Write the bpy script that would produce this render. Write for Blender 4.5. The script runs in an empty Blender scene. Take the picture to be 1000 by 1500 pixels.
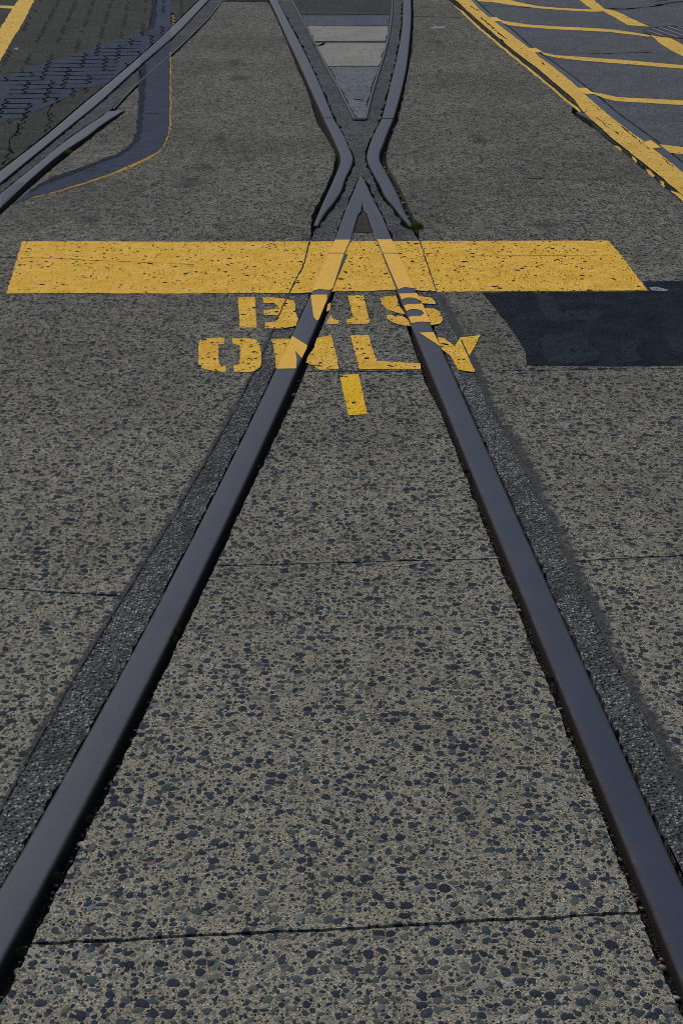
import bpy, bmesh, math, random
from mathutils import Vector, noise, geometry
R = math.radians
random.seed(7)
scene = bpy.context.scene
col = scene.collection

# ------------------------------------------------------------------ camera
H, F, PITCH = 1.63, 2083.0, R(27.2)
cp, sp = math.cos(PITCH), math.sin(PITCH)
def g(px, py):
    """photo pixel -> point on the ground plane (metres)"""
    u, v = (px-500)/F, (py-750)/F
    t = H/(sp+v*cp)
    return Vector((u*t, t*(cp-v*sp)))
def G(pts): return [g(*p) for p in pts]

cd = bpy.data.cameras.new('camera'); cam = bpy.data.objects.new('camera', cd); col.objects.link(cam)
cd.sensor_fit = 'VERTICAL'; cd.sensor_height = 36; cd.sensor_width = 24; cd.lens = F/1500*36
cd.clip_start = .05; cd.clip_end = 5000
cam.location = (0, 0, H); cam.rotation_euler = (R(90)-PITCH, 0, 0)
scene.camera = cam

# ------------------------------------------------------------------ light
world = bpy.data.worlds.new('World'); scene.world = world; world.use_nodes = True
wt = world.node_tree; wt.nodes.clear()
sky = wt.nodes.new('ShaderNodeTexSky'); sky.sky_type = 'NISHITA'; sky.sun_disc = False
SUN_EL, SUN_AZ = R(48), R(-35)
sky.sun_elevation = SUN_EL; sky.sun_rotation = SUN_AZ; sky.dust_density = 2.2; sky.air_density = 1.2; sky.ozone_density = 1.5
bg = wt.nodes.new('ShaderNodeBackground'); bg.inputs['Strength'].default_value = 0.105
wo = wt.nodes.new('ShaderNodeOutputWorld')
wt.links.new(sky.outputs[0], bg.inputs[0]); wt.links.new(bg.outputs[0], wo.inputs[0])
sl = bpy.data.lights.new('sun', 'SUN'); so = bpy.data.objects.new('sun', sl); col.objects.link(so)
sl.energy = 1.3; sl.angle = R(14); sl.color = (1, .955, .84)
d = Vector((math.sin(SUN_AZ)*math.cos(SUN_EL), math.cos(SUN_AZ)*math.cos(SUN_EL), math.sin(SUN_EL)))
so.rotation_euler = d.to_track_quat('Z', 'Y').to_euler(); so.location = d*20
scene.view_settings.view_transform = 'Standard'; scene.view_settings.look = 'None'
scene.cycles.filter_width = .9 if hasattr(scene, 'cycles') else 1
scene.view_settings.exposure = 0; scene.view_settings.gamma = 1

# ------------------------------------------------------------------ node helpers
class T:
    def __init__(s, name):
        s.m = bpy.data.materials.new(name); s.m.use_nodes = True
        s.t = s.m.node_tree; s.t.nodes.clear()
        s.out = s.n('ShaderNodeOutputMaterial')
        s.pos = s.n('ShaderNodeNewGeometry').outputs['Position']
    def n(s, k, **kw):
        x = s.t.nodes.new(k)
        for a, b in kw.items(): setattr(x, a, b)
        return x
    def put(s, sock, v):
        if isinstance(v, bpy.types.NodeSocket): s.t.links.new(v, sock)
        elif isinstance(v, (tuple, list)) and len(v) == 3 and sock.type == 'RGBA': sock.default_value = (*v, 1)
        else: sock.default_value = v
    def math(s, op, a, b=0.0, c=None, clamp=False):
        x = s.n('ShaderNodeMath', operation=op); x.use_clamp = clamp
        s.put(x.inputs[0], a); s.put(x.inputs[1], b)
        if c is not None: s.put(x.inputs[2], c)
        return x.outputs[0]
    def vmath(s, op, a, b=None, scale=None):
        x = s.n('ShaderNodeVectorMath', operation=op); s.put(x.inputs[0], a)
        if b is not None: s.put(x.inputs[1], b)
        if scale is not None: s.put(x.inputs['Scale'], scale)
        return x.outputs[0]
    def noise(s, scale, detail=3, rough=.5, vec=None, color=False, off=0):
        x = s.n('ShaderNodeTexNoise'); v = vec or s.pos
        if off: v = s.vmath('ADD', v, (off, off*1.7, 0))
        s.put(x.inputs['Vector'], v); x.inputs['Scale'].default_value = scale
        x.inputs['Detail'].default_value = detail; x.inputs['Roughness'].default_value = rough
        return x.outputs['Color' if color else 'Fac']
    def vor(s, scale, vec, feature='F1', rand=1.0):
        x = s.n('ShaderNodeTexVoronoi', voronoi_dimensions='2D', feature=feature)
        s.put(x.inputs['Vector'], vec); x.inputs['Scale'].default_value = scale
        x.inputs['Randomness'].default_value = rand
        return x
    def ss(s, v, a, b, lo=0.0, hi=1.0):          # smoothstep from a..b to lo..hi
        x = s.n('ShaderNodeMapRange', interpolation_type='SMOOTHSTEP')
        s.put(x.inputs[0], v)
        for i, q in ((1, a), (2, b), (3, lo), (4, hi)): s.put(x.inputs[i], q)
        return x.outputs[0]
    def mix(s, f, a, b, mode='MIX'):
        x = s.n('ShaderNodeMix', data_type='RGBA', blend_type=mode)
        s.put(x.inputs[0], f); s.put(x.inputs[6], a); s.put(x.inputs[7], b)
        return x.outputs[2]
    def ramp(s, f, stops, interp='LINEAR'):
        x = s.n('ShaderNodeValToRGB'); x.color_ramp.interpolation = interp
        e = x.color_ramp.elements
        while len(e) < len(stops): e.new(.5)
        for q, (p, c) in zip(e, stops): q.position = p; q.color = (*c, 1)
        s.put(x.inputs[0], f); return x.outputs[0]
    def sep(s, c):
        x = s.n('ShaderNodeSeparateColor'); s.put(x.inputs[0], c); return x.outputs
    def bump(s, h, strength, dist, normal=None):
        x = s.n('ShaderNodeBump'); s.put(x.inputs['Height'], h)
        x.inputs['Strength'].default_value = strength; x.inputs['Distance'].default_value = dist
        if normal: s.put(x.inputs['Normal'], normal)
        return x.outputs[0]
    def bsdf(s, color, rough=.85, normal=None, metal=0.0, spec=.4, alpha=None):
        x = s.n('ShaderNodeBsdfPrincipled'); s.put(x.inputs['Base Color'], color)
        s.put(x.inputs['Roughness'], rough); s.put(x.inputs['Metallic'], metal)
        s.put(x.inputs['Specular IOR Level'], spec)
        if normal: s.put(x.inputs['Normal'], normal)
        if alpha is not None: s.put(x.inputs['Alpha'], alpha)
        s.t.links.new(x.outputs[0], s.out.inputs[0]); return s.m

def pebbles(s, scale, lo, hi, warp=.0035, ox=0.0, stretch=.75):
    """a layer of stones, each a randomly turned oval: mask, per-stone random, dome height"""
    w = s.vmath('SCALE', s.vmath('SUBTRACT', s.noise(scale*1.5, 2, vec=s.pos, color=True, off=ox), (.5, .5, .5)), scale=warp*2)
    p = s.vmath('ADD', s.vmath('ADD', s.pos, w), (ox, ox*.37, 0))
    v = s.vor(scale, p)
    c = s.sep(v.outputs['Color'])
    dl = s.n('ShaderNodeSeparateXYZ'); s.put(dl.inputs[0], s.vmath('SCALE', s.vmath('SUBTRACT', p, v.outputs['Position']), scale=scale))
    ang = s.math('MULTIPLY_ADD', c[2], 17.0, ox); ca = s.math('COSINE', ang); sa = s.math('SINE', ang)
    u1 = s.math('ADD', s.math('MULTIPLY', dl.outputs[0], ca), s.math('MULTIPLY', dl.outputs[1], sa))
    u2 = s.math('SUBTRACT', s.math('MULTIPLY', dl.outputs[1], ca), s.math('MULTIPLY', dl.outputs[0], sa))
    u2 = s.math('MULTIPLY', u2, s.math('MULTIPLY_ADD', c[1], stretch, 1.05))
    d0 = s.math('SQRT', s.math('ADD', s.math('MULTIPLY', u1, u1), s.math('MULTIPLY', u2, u2)))
    rad = s.math('MULTIPLY_ADD', c[0], hi-lo, lo)
    dist = s.math('MAXIMUM', s.math('DIVIDE', d0, rad), s.math('MULTIPLY', v.outputs['Distance'], 1.0))
    mask = s.ss(dist, .90, 1.0, 1, 0)
    dome = s.math('SUBTRACT', 1.0, s.math('POWER', s.math('MINIMUM', dist, 1.0), 4.0), clamp=True)
    return mask, c[1], dome, c[2]

SLATE = [(0, (.010, .014, .026)), (.26, (.017, .025, .042)), (.42, (.030, .043, .058)), (.56, (.060, .082, .078)),
         (.68, (.085, .090, .068)), (.80, (.14, .135, .11)), (.94, (.16, .18, .165)), (.985, (.34, .34, .30)), (.998, (.20, .11, .05))]
def aggregate_colour(s, tint=1.0):
    m1, r1, d1, q1 = pebbles(s, 47, .13, .56, warp=.0030)
    m2, r2, d2, q2 = pebbles(s, 84, .16, .58, warp=.0020, ox=3.1)
    m3, r3, d3, q3 = pebbles(s, 150, .12, .47, warp=.0015, ox=7.7)
    m1 = s.math('MULTIPLY', m1, s.math('GREATER_THAN', q1, .18))
    m2 = s.math('MULTIPLY', m2, s.math('GREATER_THAN', q2, .12))
    m3 = s.math('MULTIPLY', m3, s.math('GREATER_THAN', q3, .12))
    fine = s.noise(300, 4, .78); mid = s.noise(120, 4, .65); big = s.noise(1.3, 4, .55); big2 = s.noise(6, 4, .6, off=5)
    k = tint
    mat = s.ramp(fine, [(.34, (.020*k, .018*k, .013*k)), (.43, (.162*k, .144*k, .104*k)), (.53, (.345*k, .310*k, .228*k)), (.65, (.72*k, .660*k, .51*k))])
    mat = s.mix(s.ss(mid, .35, .62, 0, .55), mat, (.175*k, .148*k, .110*k))
    c = s.mix(m3, mat, s.ramp(r3, [(0, (.012, .012, .014)), (.3, (.035, .036, .038)), (.55, (.10, .09, .075)), (.85, (.20, .18, .15)), (.97, (.5, .48, .44))]))
    def stone(r, off):
        cc = s.ramp(r, SLATE); nn = s.noise(300, 4, .65, off=off)
        return s.mix(s.ss(nn, .3, .75, 0, .45), s.mix(s.ss(nn, .5, .3, 0, .5), cc, (.02, .022, .03)), s.mix(.6, cc, (.15, .155, .15)))
    c = s.mix(m2, c, stone(r2, 2)); c = s.mix(m1, c, stone(r1, 9))
    h = s.math('ADD', s.math('MULTIPLY', s.math('MULTIPLY', m1, d1), 1.0), s.math('MULTIPLY', s.math('MULTIPLY', m2, d2), .7))
    h = s.math('ADD', h, s.math('MULTIPLY', s.math('MULTIPLY', m3, d3), .35))
    h = s.math('ADD', h, s.math('MULTIPLY', fine, .9)); h = s.math('ADD', h, s.math('MULTIPLY', mid, .8))
    return c, h, big, big2, (m1, r1, m2, r2, mid, fine)

def concrete_mat(name, tint=1.0):
    s = T(name)
    c, h, big, big2, _ = aggregate_colour(s, tint)
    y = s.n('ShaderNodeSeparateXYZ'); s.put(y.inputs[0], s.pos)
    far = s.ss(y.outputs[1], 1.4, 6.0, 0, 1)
    # clusters of dark and pale stones that stay visible from far off
    cl = s.noise(17, 4, .7, off=15)
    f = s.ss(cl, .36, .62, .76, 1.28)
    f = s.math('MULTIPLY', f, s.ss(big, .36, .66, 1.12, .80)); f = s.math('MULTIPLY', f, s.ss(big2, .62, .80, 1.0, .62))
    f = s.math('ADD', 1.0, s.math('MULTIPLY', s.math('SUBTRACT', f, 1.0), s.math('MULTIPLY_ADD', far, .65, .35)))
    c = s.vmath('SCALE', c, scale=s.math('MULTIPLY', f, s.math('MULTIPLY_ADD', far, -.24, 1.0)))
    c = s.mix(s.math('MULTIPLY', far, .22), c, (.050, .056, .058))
    return s.bsdf(c, .85, s.bump(h, .62, .0035), spec=.07)
M = {}
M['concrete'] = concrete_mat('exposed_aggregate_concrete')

def asphalt_mat(name, base, light, scale=260, film=(.03, .03, .03), glints=.16, bumpd=.004, pits=.3, gl=3.2):
    s = T(name)
    v = s.vor(scale, s.vmath('ADD', s.pos, s.vmath('SCALE', s.noise(scale, 2, color=True), scale=.003)))
    q = s.sep(v.outputs['Color'])
    n1 = s.noise(scale*2.2, 3, .7); big = s.noise(4, 4, .6); b2 = s.noise(28, 3, .6, off=3)
    c = s.mix(s.ss(n1, .3, .7), base, light)
    c = s.mix(s.math('MULTIPLY', s.math('GREATER_THAN', q[0], 1-glints), s.ss(v.outputs['Distance'], .25, .42, 1, 0)), c, tuple(min(1, x*gl) for x in light))
    c = s.mix(s.math('MULTIPLY', s.math('LESS_THAN', q[0], pits), s.ss(v.outputs['Distance'], .3, .5, 1, 0)), c, tuple(x*.3 for x in base))
    c = s.mix(s.ss(big, .35, .7, 0, .5), c, film); c = s.mix(s.ss(b2, .45, .75, 0, .45), c, tuple(x*.55 for x in base))
    h = s.math('ADD', n1, s.math('MULTIPLY', v.outputs['Distance'], -1.2)); h = s.math('ADD', h, s.math('MULTIPLY', b2, 1.5))
    return s.bsdf(c, .85, s.bump(h, .9, bumpd), spec=.08)
M['strip'] = asphalt_mat('patched_asphalt', (.060, .060, .058), (.235, .235, .225), 140, glints=.22, bumpd=.008, gl=2.3)
M['fill'] = asphalt_mat('dark_asphalt_fill', (.058, .060, .062), (.165, .167, .17), 95, glints=.07, gl=1.7, film=(.045,.046,.048), bumpd=.006)
M['road'] = asphalt_mat('road_asphalt', (.082, .090, .096), (.165, .172, .178), 100, film=(.070, .076, .082), glints=.05, gl=2)
M['paver'] = asphalt_mat('brown_worn_pavers', (.040, .039, .036), (.076, .073, .064), 110, film=(.028, .029, .028), glints=.08)
M['dirt'] = asphalt_mat('groove_dirt', (.010, .009, .008), (.042, .038, .032), 190, film=(.010, .010, .008), glints=.22)
M['grey_slab'] = asphalt_mat('blue_grey_slab', (.11, .12, .13), (.22, .23, .245), 60, film=(.075, .08, .09), glints=.0, pits=.2)
M['blue_slab'] = asphalt_mat('painted_slab', (.09, .10, .125), (.13, .145, .175), 90, film=(.07, .08, .11), glints=.0)
M['pale_slab'] = asphalt_mat('pale_bare_concrete', (.23, .225, .195), (.31, .30, .265), 45, film=(.19, .18, .155), glints=.0, pits=.04)
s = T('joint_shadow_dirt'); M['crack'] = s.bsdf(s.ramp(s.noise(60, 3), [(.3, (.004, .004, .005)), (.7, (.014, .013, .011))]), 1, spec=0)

def steel_mat(name, tone=1.0, rust=1.0):
    s = T(name)
    at = s.n('ShaderNodeAttribute', attribute_name='edge'); e = at.outputs['Fac']
    n = s.noise(7, 6, .7); n2 = s.noise(260, 3, .7); n3 = s.noise(35, 4, .65, off=4)
    c = s.mix(s.ss(n, .35, .65), (.020*tone, .031*tone, .054*tone), (.034*tone, .038*tone, .062*tone))
    c = s.mix(s.ss(n2, .45, .72, 0, .35), c, (.036, .030, .034))
    c = s.mix(s.ss(s.noise(60, 5, .7, off=2), .58, .72, 0, .5), c, (.032, .028, .032))
    c = s.mix(s.ss(s.noise(2.2, 4, .6, off=6), .40, .66, 0, .55), c, (.027*tone, .038*tone, .064*tone))
    c = s.mix(s.math('GREATER_THAN', s.noise(330, 2, .5, off=9), .74), c, (.012, .010, .010))
    f = s.math('ADD', e, s.math('MULTIPLY', s.math('SUBTRACT', n3, .5), .8)); f = s.ss(f, .55, 1.10, 0, .85*rust)
    c = s.mix(f, c, s.ramp(n2, [(.3, (.016, .011, .011)), (.6, (.050, .027, .021)), (.8, (.12, .052, .030))]))
    r = s.math('ADD', s.math('MULTIPLY', n2, .15), s.math('ADD', s.math('MULTIPLY', f, .3), .48))
    return s.bsdf(c, r, s.bump(s.math('ADD', n2, s.math('MULTIPLY', n3, .6)), .3, .0012), metal=0, spec=.30)
M['steel'] = steel_mat('worn_rail_steel')
M['plate'] = asphalt_mat('rusty_plate', (.050, .038, .040), (.085, .060, .056), 120, film=(.06, .04, .035), glints=.0)
s = T('rusty_side'); M['rust'] = s.bsdf(s.ramp(s.noise(180, 4, .7), [(.35, (.007, .005, .005)), (.6, (.014, .009, .008)), (.8, (.040, .018, .012))]), .9, s.bump(s.noise(180, 4), .5, .002))

def paint_mat(name, col_a, col_b, wear=.5, smooth=False, grime=(.10, .07, .03), rough=.6, grime_amt=.35):
    """traffic paint lying over the aggregate; worn through where single stones stand proud"""
    s = T(name)
    if smooth:
        n = s.noise(40, 4, .6); n2 = s.noise(300, 3, .7)
        c = s.mix(s.ss(n, .3, .7), col_a, col_b); c = s.mix(s.ss(n2, .6, .8, 0, .4), c, grime)
        return s.bsdf(c, rough, s.bump(n2, .25, .001), spec=.12)
    _, h, big, big2, (m1, r1, m2, r2, mid, fine) = aggregate_colour(s)
    w = s.noise(11, 4, .6, off=8)
    c = s.mix(s.ss(w, .35, .65), col_a, col_b)
    c = s.mix(s.ss(s.noise(26, 4, .7, off=21), .50, .72, 0, .55), c, tuple(q*w_ for q, w_ in zip(col_a, (.80, .68, .5))))
    c = s.mix(s.ss(s.noise(3.2, 3, .6, off=33), .50, .75, 0, .30), c, tuple(q*w_ for q, w_ in zip(col_a, (.70, .62, .7))))
    c = s.mix(s.ss(fine, .40, .2, 0, .75), c, grime)
    c = s.mix(s.ss(mid, .55, .85, 0, grime_amt), c, tuple(x*.45 for x in col_a))
    c = s.mix(s.ss(big2, .58, .80, 0, grime_amt), c, tuple(x*.5 for x in col_a))
    thr = s.ss(w, .35, .7, wear*.55, wear*1.5)
    pit = s.math('MULTIPLY', m2, s.math('LESS_THAN', r2, s.math('MULTIPLY', thr, .55)))
    pit2 = s.math('MULTIPLY', m1, s.math('LESS_THAN', r1, s.math('MULTIPLY', thr, .18)))
    fn = s.math('GREATER_THAN', s.noise(230, 2, .6, off=12), s.math('SUBTRACT', .76, s.math('MULTIPLY', thr, .16)))
    hole = s.math('MAXIMUM', s.math('MAXIMUM', pit, pit2), fn)
    return s.bsdf(c, rough, s.bump(h, .8, .0040), spec=.05, alpha=s.math('SUBTRACT', 1.0, hole, clamp=True))
M['yellow'] = paint_mat('worn_yellow_paint', (.86, .47, .045), (.96, .57, .090), .26)
M['yellow_clean'] = paint_mat('fresher_yellow_paint', (.94, .53, .022), (.98, .58, .04), .10)
M['yellow_far'] = paint_mat('dusty_yellow_paint', (.78, .47, .075), (.86, .53, .11), .10)
M['yellow_rail'] = paint_mat('yellow_paint_on_steel', (.76, .42, .050), (.84, .47, .075), smooth=True, grime=(.35, .19, .04))
M['yellow_edge'] = paint_mat('old_yellow_paint', (.42, .25, .06), (.50, .29, .06), .5)
M['blue'] = paint_mat('slate_blue_cover_paint', (.046, .058, .092), (.058, .072, .108), .08, grime=(.012, .014, .022), rough=.8, grime_amt=.4)
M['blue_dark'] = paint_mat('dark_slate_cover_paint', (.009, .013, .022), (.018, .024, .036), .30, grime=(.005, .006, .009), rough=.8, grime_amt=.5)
M['blue_mid'] = paint_mat('faded_slate_cover_paint', (.020, .027, .040), (.026, .034, .047), .20, grime=(.009, .010, .014), rough=.8)
M['blue_edge'] = paint_mat('thin_slate_cover_paint', (.015, .020, .034), (.024, .030, .046), .3, rough=.8, grime=(.01, .012, .02))
M['blue_rail'] = paint_mat('slate_paint_on_steel', (.046, .056, .092), (.054, .064, .10), smooth=True, grime=(.04, .045, .06))
M['white'] = paint_mat('white_scuff', (.26, .28, .30), (.34, .36, .38), .9)

def simple(name, a, b, sc=50, rough=.8, metal=0):
    s = T(name); n = s.noise(sc, 4, .6)
    return s.bsdf(s.mix(s.ss(n, .3, .7), a, b), rough, s.bump(n, .3, .002), metal=metal)
M['grate'] = simple('cast_iron_grate', (.016, .012, .018), (.026, .019, .026), 40, .8, 0)
M['grate_bar'] = simple('polished_iron_rib', (.10, .09, .11), (.16, .14, .16), 60, .45, .4)
M['moss_dark'] = simple('damp_moss', (.018, .034, .006), (.04, .07, .012), 300)
M['moss'] = simple('moss_green', (.07, .15, .015), (.14, .25, .03), 300)
STONES = [simple('stone_grey', (.10, .10, .10), (.18, .18, .17), 200), simple('stone_pale', (.35, .34, .30), (.5, .48, .44), 200),
          simple('stone_slate', (.04, .05, .065), (.08, .09, .10), 200), simple('stone_rust', (.30, .11, .04), (.42, .20, .08), 200),
          simple('stone_tan', (.22, .18, .12), (.30, .25, .18), 200)]

# ------------------------------------------------------------------ objects
def tag(o, label=None, cat=None, group=None, kind=None):
    if label: o['label'] = label
    if cat: o['category'] = cat
    if group: o['group'] = group
    if kind: o['kind'] = kind
    return o
def empty(name, p, label, cat, group=None):
    o = bpy.data.objects.new(name, None); col.objects.link(o); o.location = (p[0], p[1], 0); o.empty_display_size = .05
    return tag(o, label, cat, group)
def link(name, bm, mats, parent=None, origin=None, smooth=False):
    me = bpy.data.meshes.new(name)
    o = bpy.data.objects.new(name, me); col.objects.link(o)
    if parent is not None: origin = parent.location
    if origin is not None:
        org = Vector((origin[0], origin[1], 0)); bmesh.ops.translate(bm, verts=bm.verts, vec=-org)
        if parent is None: o.location = org
        else: o.parent = parent
    if smooth:
        for f in bm.faces: f.smooth = True
    bm.to_mesh(me); bm.free()
    for m in (mats if isinstance(mats, (list, tuple)) else [mats]): me.materials.append(m)
    return o

def lerp_list(pts, n):
    """n points evenly spaced in arc length, rounded by Catmull-Rom"""
    P = [Vector(p) for p in pts]
    P = [P[0]]+[q for p, q in zip(P, P[1:]) if (q-p).length > 1e-6]
    S = [(q-p)/(q-p).length for p, q in zip(P, P[1:])]; D = [(q-p).length for p, q in zip(P, P[1:])]
    Tn = [S[0]]+[(S[i]*D[i+1]+S[i+1]*D[i])/(D[i]+D[i+1]) for i in range(len(S)-1)]+[S[-1]]
    dense = []
    for i in range(len(P)-1):
        for k in range(8):
            t = k/8; h = D[i]
            dense.append(P[i]*(2*t**3-3*t*t+1)+Tn[i]*h*(t**3-2*t*t+t)+P[i+1]*(3*t*t-2*t**3)+Tn[i+1]*h*(t**3-t*t))
    dense.append(P[-1])
    L = [0]
    for a, b in zip(dense, dense[1:]): L.append(L[-1]+(b-a).length)
    out, j = [], 0
    for i in range(n):
        t = L[-1]*i/(n-1)
        while j < len(L)-2 and L[j+1] < t: j += 1
        k = (t-L[j])/max(1e-9, L[j+1]-L[j]); out.append(dense[j].lerp(dense[j+1], min(1, k)))
    return out
def extend(pts, d0=0, d1=0):
    """straight extension of a polyline at its start / end, in metres"""
    P = [Vector(p) for p in pts]
    if d0: k = P[0]-P[min(2, len(P)-1)]; P = [P[0]+k.normalized()*d0]+P
    if d1: k = P[-1]-P[max(-3, -len(P))]; P = P+[P[-1]+k.normalized()*d1]
    return P

def jit(p, amp, freq, seed=0):
    q = Vector((p[0]*freq, p[1]*freq, seed*3.7))
    return Vector((noise.noise(q), noise.noise(q+Vector((31, 7, 0)))))*amp*1.6

def sheet(polys, z, depth=0.0, cuts=(), step=.015, amp=.0018, freq=55, amp2=0.0, freq2=9, seed=0):
    """flat surface from world polygons, cut by joints, with ragged outline, optional side walls.
    cuts: (p0, p1, width) rectangles removed"""
    bm = bmesh.new()
    for poly in polys:
        tess = geometry.tessellate_polygon([[Vector((p[0], p[1], 0)) for p in poly]])
        vs = [bm.verts.new((p[0], p[1], 0)) for p in poly]
        for t in tess:
            try: bm.faces.new([vs[i] for i in t])
            except ValueError: pass
    for p0, p1, w in cuts:
        p0, p1 = Vector(p0), Vector(p1); dv = (p1-p0).normalized(); nv = Vector((-dv.y, dv.x))
        for off, no, base in ((w/2, nv, p0), (-w/2, nv, p0), (0, dv, p0), (0, dv, p1)):
            b = base+no*off
            bmesh.ops.bisect_plane(bm, geom=bm.verts[:]+bm.edges[:]+bm.faces[:], dist=1e-6, plane_co=(b.x, b.y, 0), plane_no=(no.x, no.y, 0))
        L = (p1-p0).length; kill = []
        for f in bm.faces:
            c = f.calc_center_median().xy-p0
            if abs(c.dot(nv)) < w/2 and 0 < c.dot(dv) < L: kill.append(f)
        bmesh.ops.delete(bm, geom=kill, context='FACES')
    for v in [v for v in bm.verts if not v.link_faces]: bm.verts.remove(v)
    # subdivide the outline
    for e in [e for e in bm.edges if len(e.link_faces) == 1]:
        m = (e.verts[0].co+e.verts[1].co)/2
        if abs(m.x) > 4.5 or m.y > 16 or m.y < .2: continue
        st = step*max(1, m.y/2.5); n = int(e.calc_length()/st)
        if n > 0: bmesh.ops.subdivide_edges(bm, edges=[e], cuts=min(n, 400))
    for f in bm.faces:
        f.normal_update()
        if f.normal.z < 0: f.normal_flip()
    bnd = set(v for e in bm.edges if len(e.link_faces) == 1 for v in e.verts)
    for v in bnd:
        j = jit(v.co, amp, freq, seed)+jit(v.co, amp2, freq2, seed+5); v.co.x += j.x; v.co.y += j.y
    bmesh.ops.triangulate(bm, faces=[f for f in bm.faces if len(f.verts) > 3], ngon_method='EAR_CLIP')
    for v in bm.verts: v.co.z = z
    if depth:
        be = [e for e in bm.edges if len(e.link_faces) == 1]
        r = bmesh.ops.extrude_edge_only(bm, edges=be)
        for v in [x for x in r['geom'] if isinstance(x, bmesh.types.BMVert)]: v.co.z = z-depth
    return bm

def ribbon(left, right, n=60): return lerp_list(left, n), lerp_list(right, n)

RT = .004     # rail head stands 4 mm proud of the slabs
def rail_bm(left, right, n=70, top=RT, depth=.05, r=.0045, cap=True):
    A, B = ribbon(left, right, n)
    bm = bmesh.new(); lay = bm.verts.layers.float.new('edge'); rows = []
    for a, b in zip(A, B):
        w = (b-a).length; u = (b-a).normalized(); rr = min(r, w*.3)
        prof = [(0, -depth, 1), (0, -rr, 1.0), (rr*.13, -rr*.5, 1), (rr*.5, -rr*.13, .95), (rr, 0, .8)]
        for k in (.07, .2, .5, .8, .93):
            t = rr+(w-2*rr)*k; e = abs(k-.5)*2; prof.append((t, .0007*(1-e*e), .62*e**2.5))
        prof += [(w-q[0], q[1], q[2]) for q in prof[4::-1]]
        row = []
        for t, z, e in prof:
            v = bm.verts.new((a.x+u.x*t, a.y+u.y*t, top+z)); v[lay] = e; row.append(v)
        rows.append(row)
    for r0, r1 in zip(rows, rows[1:]):
        for i in range(len(r0)-1):
            f = bm.faces.new((r0[i], r0[i+1], r1[i+1], r1[i])); f.smooth = True
            if i == 0 or i == len(r0)-2: f.material_index = 1
    if cap:
        for rw in (rows[0], rows[-1]):
            try:
                cf = bm.faces.new([bm.verts.new(v.co) for v in rw]); cf.material_index = 1
            except ValueError: pass
    bmesh.ops.recalc_face_normals(bm, faces=bm.faces)
    return bm
def prism_bm(poly, top=RT, depth=.05, bev=.004, edge_attr=.75):
    bm = bmesh.new(); lay = bm.verts.layers.float.new('edge')
    vs = [bm.verts.new((p[0], p[1], top)) for p in poly]
    f = bm.faces.new(vs); f.normal_update()
    if f.normal.z < 0: f.normal_flip()
    r = bmesh.ops.extrude_face_region(bm, geom=[f])
    nf = [x for x in r['geom'] if isinstance(x, bmesh.types.BMFace)][0]
    for v in bm.verts: v.co.z = top-depth
    for v in nf.verts: v.co.z = top
    te = list(nf.edges)
    inner = bmesh.ops.inset_region(bm, faces=[nf], thickness=bev, depth=0)
    for v in bm.verts:
        v[lay] = 1.0
    for v in nf.verts: v[lay] = .45
    for v in set(v for e in te if e.is_valid for v in e.verts): v.co.z -= bev*.6
    bmesh.ops.recalc_face_normals(bm, faces=bm.faces)
    for x in bm.faces:
        if abs(x.normal.z) < .2: x.material_index = 1
    return bm
RAILM = lambda: [M['steel'], M['rust']]

# ================================================================== TRACED LINES (photo pixels on the ground)
def polyfit_line(pts, deg=2, y0=None, y1=None, n=14):
    import numpy as np
    a = np.array(pts); c = np.polyfit(a[:, 1], a[:, 0], deg)
    y0 = a[0, 1] if y0 is None else y0; y1 = a[-1, 1] if y1 is None else y1
    return [(float(np.polyval(c, y)), y) for y in [y0+(y1-y0)*i/(n-1) for i in range(n)]]
LR_l = polyfit_line([(489.6, 353), (460, 422), (396.6, 560), (375, 602), (143, 1050), (3, 1300)], 2, 373, 1480)
LR_r = polyfit_line([(513.6, 353), (488.6, 420), (434, 560), (410, 605), (300, 825), (194, 1050), (87, 1250), (2, 1420)], 2, 373, 1480)
RR_l = polyfit_line([(551, 353), (582.4, 424), (633, 560), (653, 600), (741.5, 825), (833, 1050), (899, 1200), (941, 1300), (981, 1400), (1000, 1450)], 1, 373, 1480)
RR_r = polyfit_line([(574.4, 353), (607.7, 424), (667, 560), (687, 600), (787.5, 825), (887.5, 1050), (956, 1200), (998, 1300)], 1, 373, 1480)
GI_l = [(494, 420), (483, 450), (467, 490), (442, 560), (422, 602), (317, 825), (211, 1050), (138, 1200), (89, 1300), (39, 1400), (4, 1468)]
GI_r = [(577, 420), (590, 463), (622, 560), (643, 600), (730, 825), (820, 1050), (883, 1200), (920, 1300), (959, 1400), (985, 1460)]
SO_l = [(454, 350), (444, 390), (424, 430), (405, 470), (384, 510), (365, 552), (345, 600), (300, 690), (247, 765), (195, 850), (180, 872), (130, 950), (81, 1050), (28, 1140), (0, 1185)]
SO_r = [(615, 355), (628, 395), (639, 430), (657, 465), (675, 498), (696, 544), (712, 585), (733, 622), (750, 650), (775, 700), (808, 765), (834, 825), (860, 880), (893, 950), (918, 1000), (944, 1050), (970, 1100), (993, 1150), (1010, 1188)]
_k = polyfit_line(SO_l[2:], 3, 435, 1185, 30); SO_l = SO_l[:2]+[(424, 430)]+_k[1:]
WO_l = [(455, 332), (456, 316), (470, 290), (480, 268), (489, 246), (491, 230), (489, 220), (477, 200), (464, 180), (451, 135), (439, 108), (426, 77), (408, 34), (391, 0)]
WO_r = [(612, 335), (606, 320), (592, 288), (576, 258), (566, 240), (566, 222), (573, 200), (582, 180), (590, 144), (597, 108), (603, 77), (605, 45), (606, 23), (604.5, 0)]
C_line = [(165, 160), (183, 140), (219, 106), (254, 76), (286, 45), (304, 27), (325, 0)]
A_t = [(0, 252), (54, 211), (126, 150), (160, 122), (207, 82), (250, 42), (293, 0)]
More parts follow.
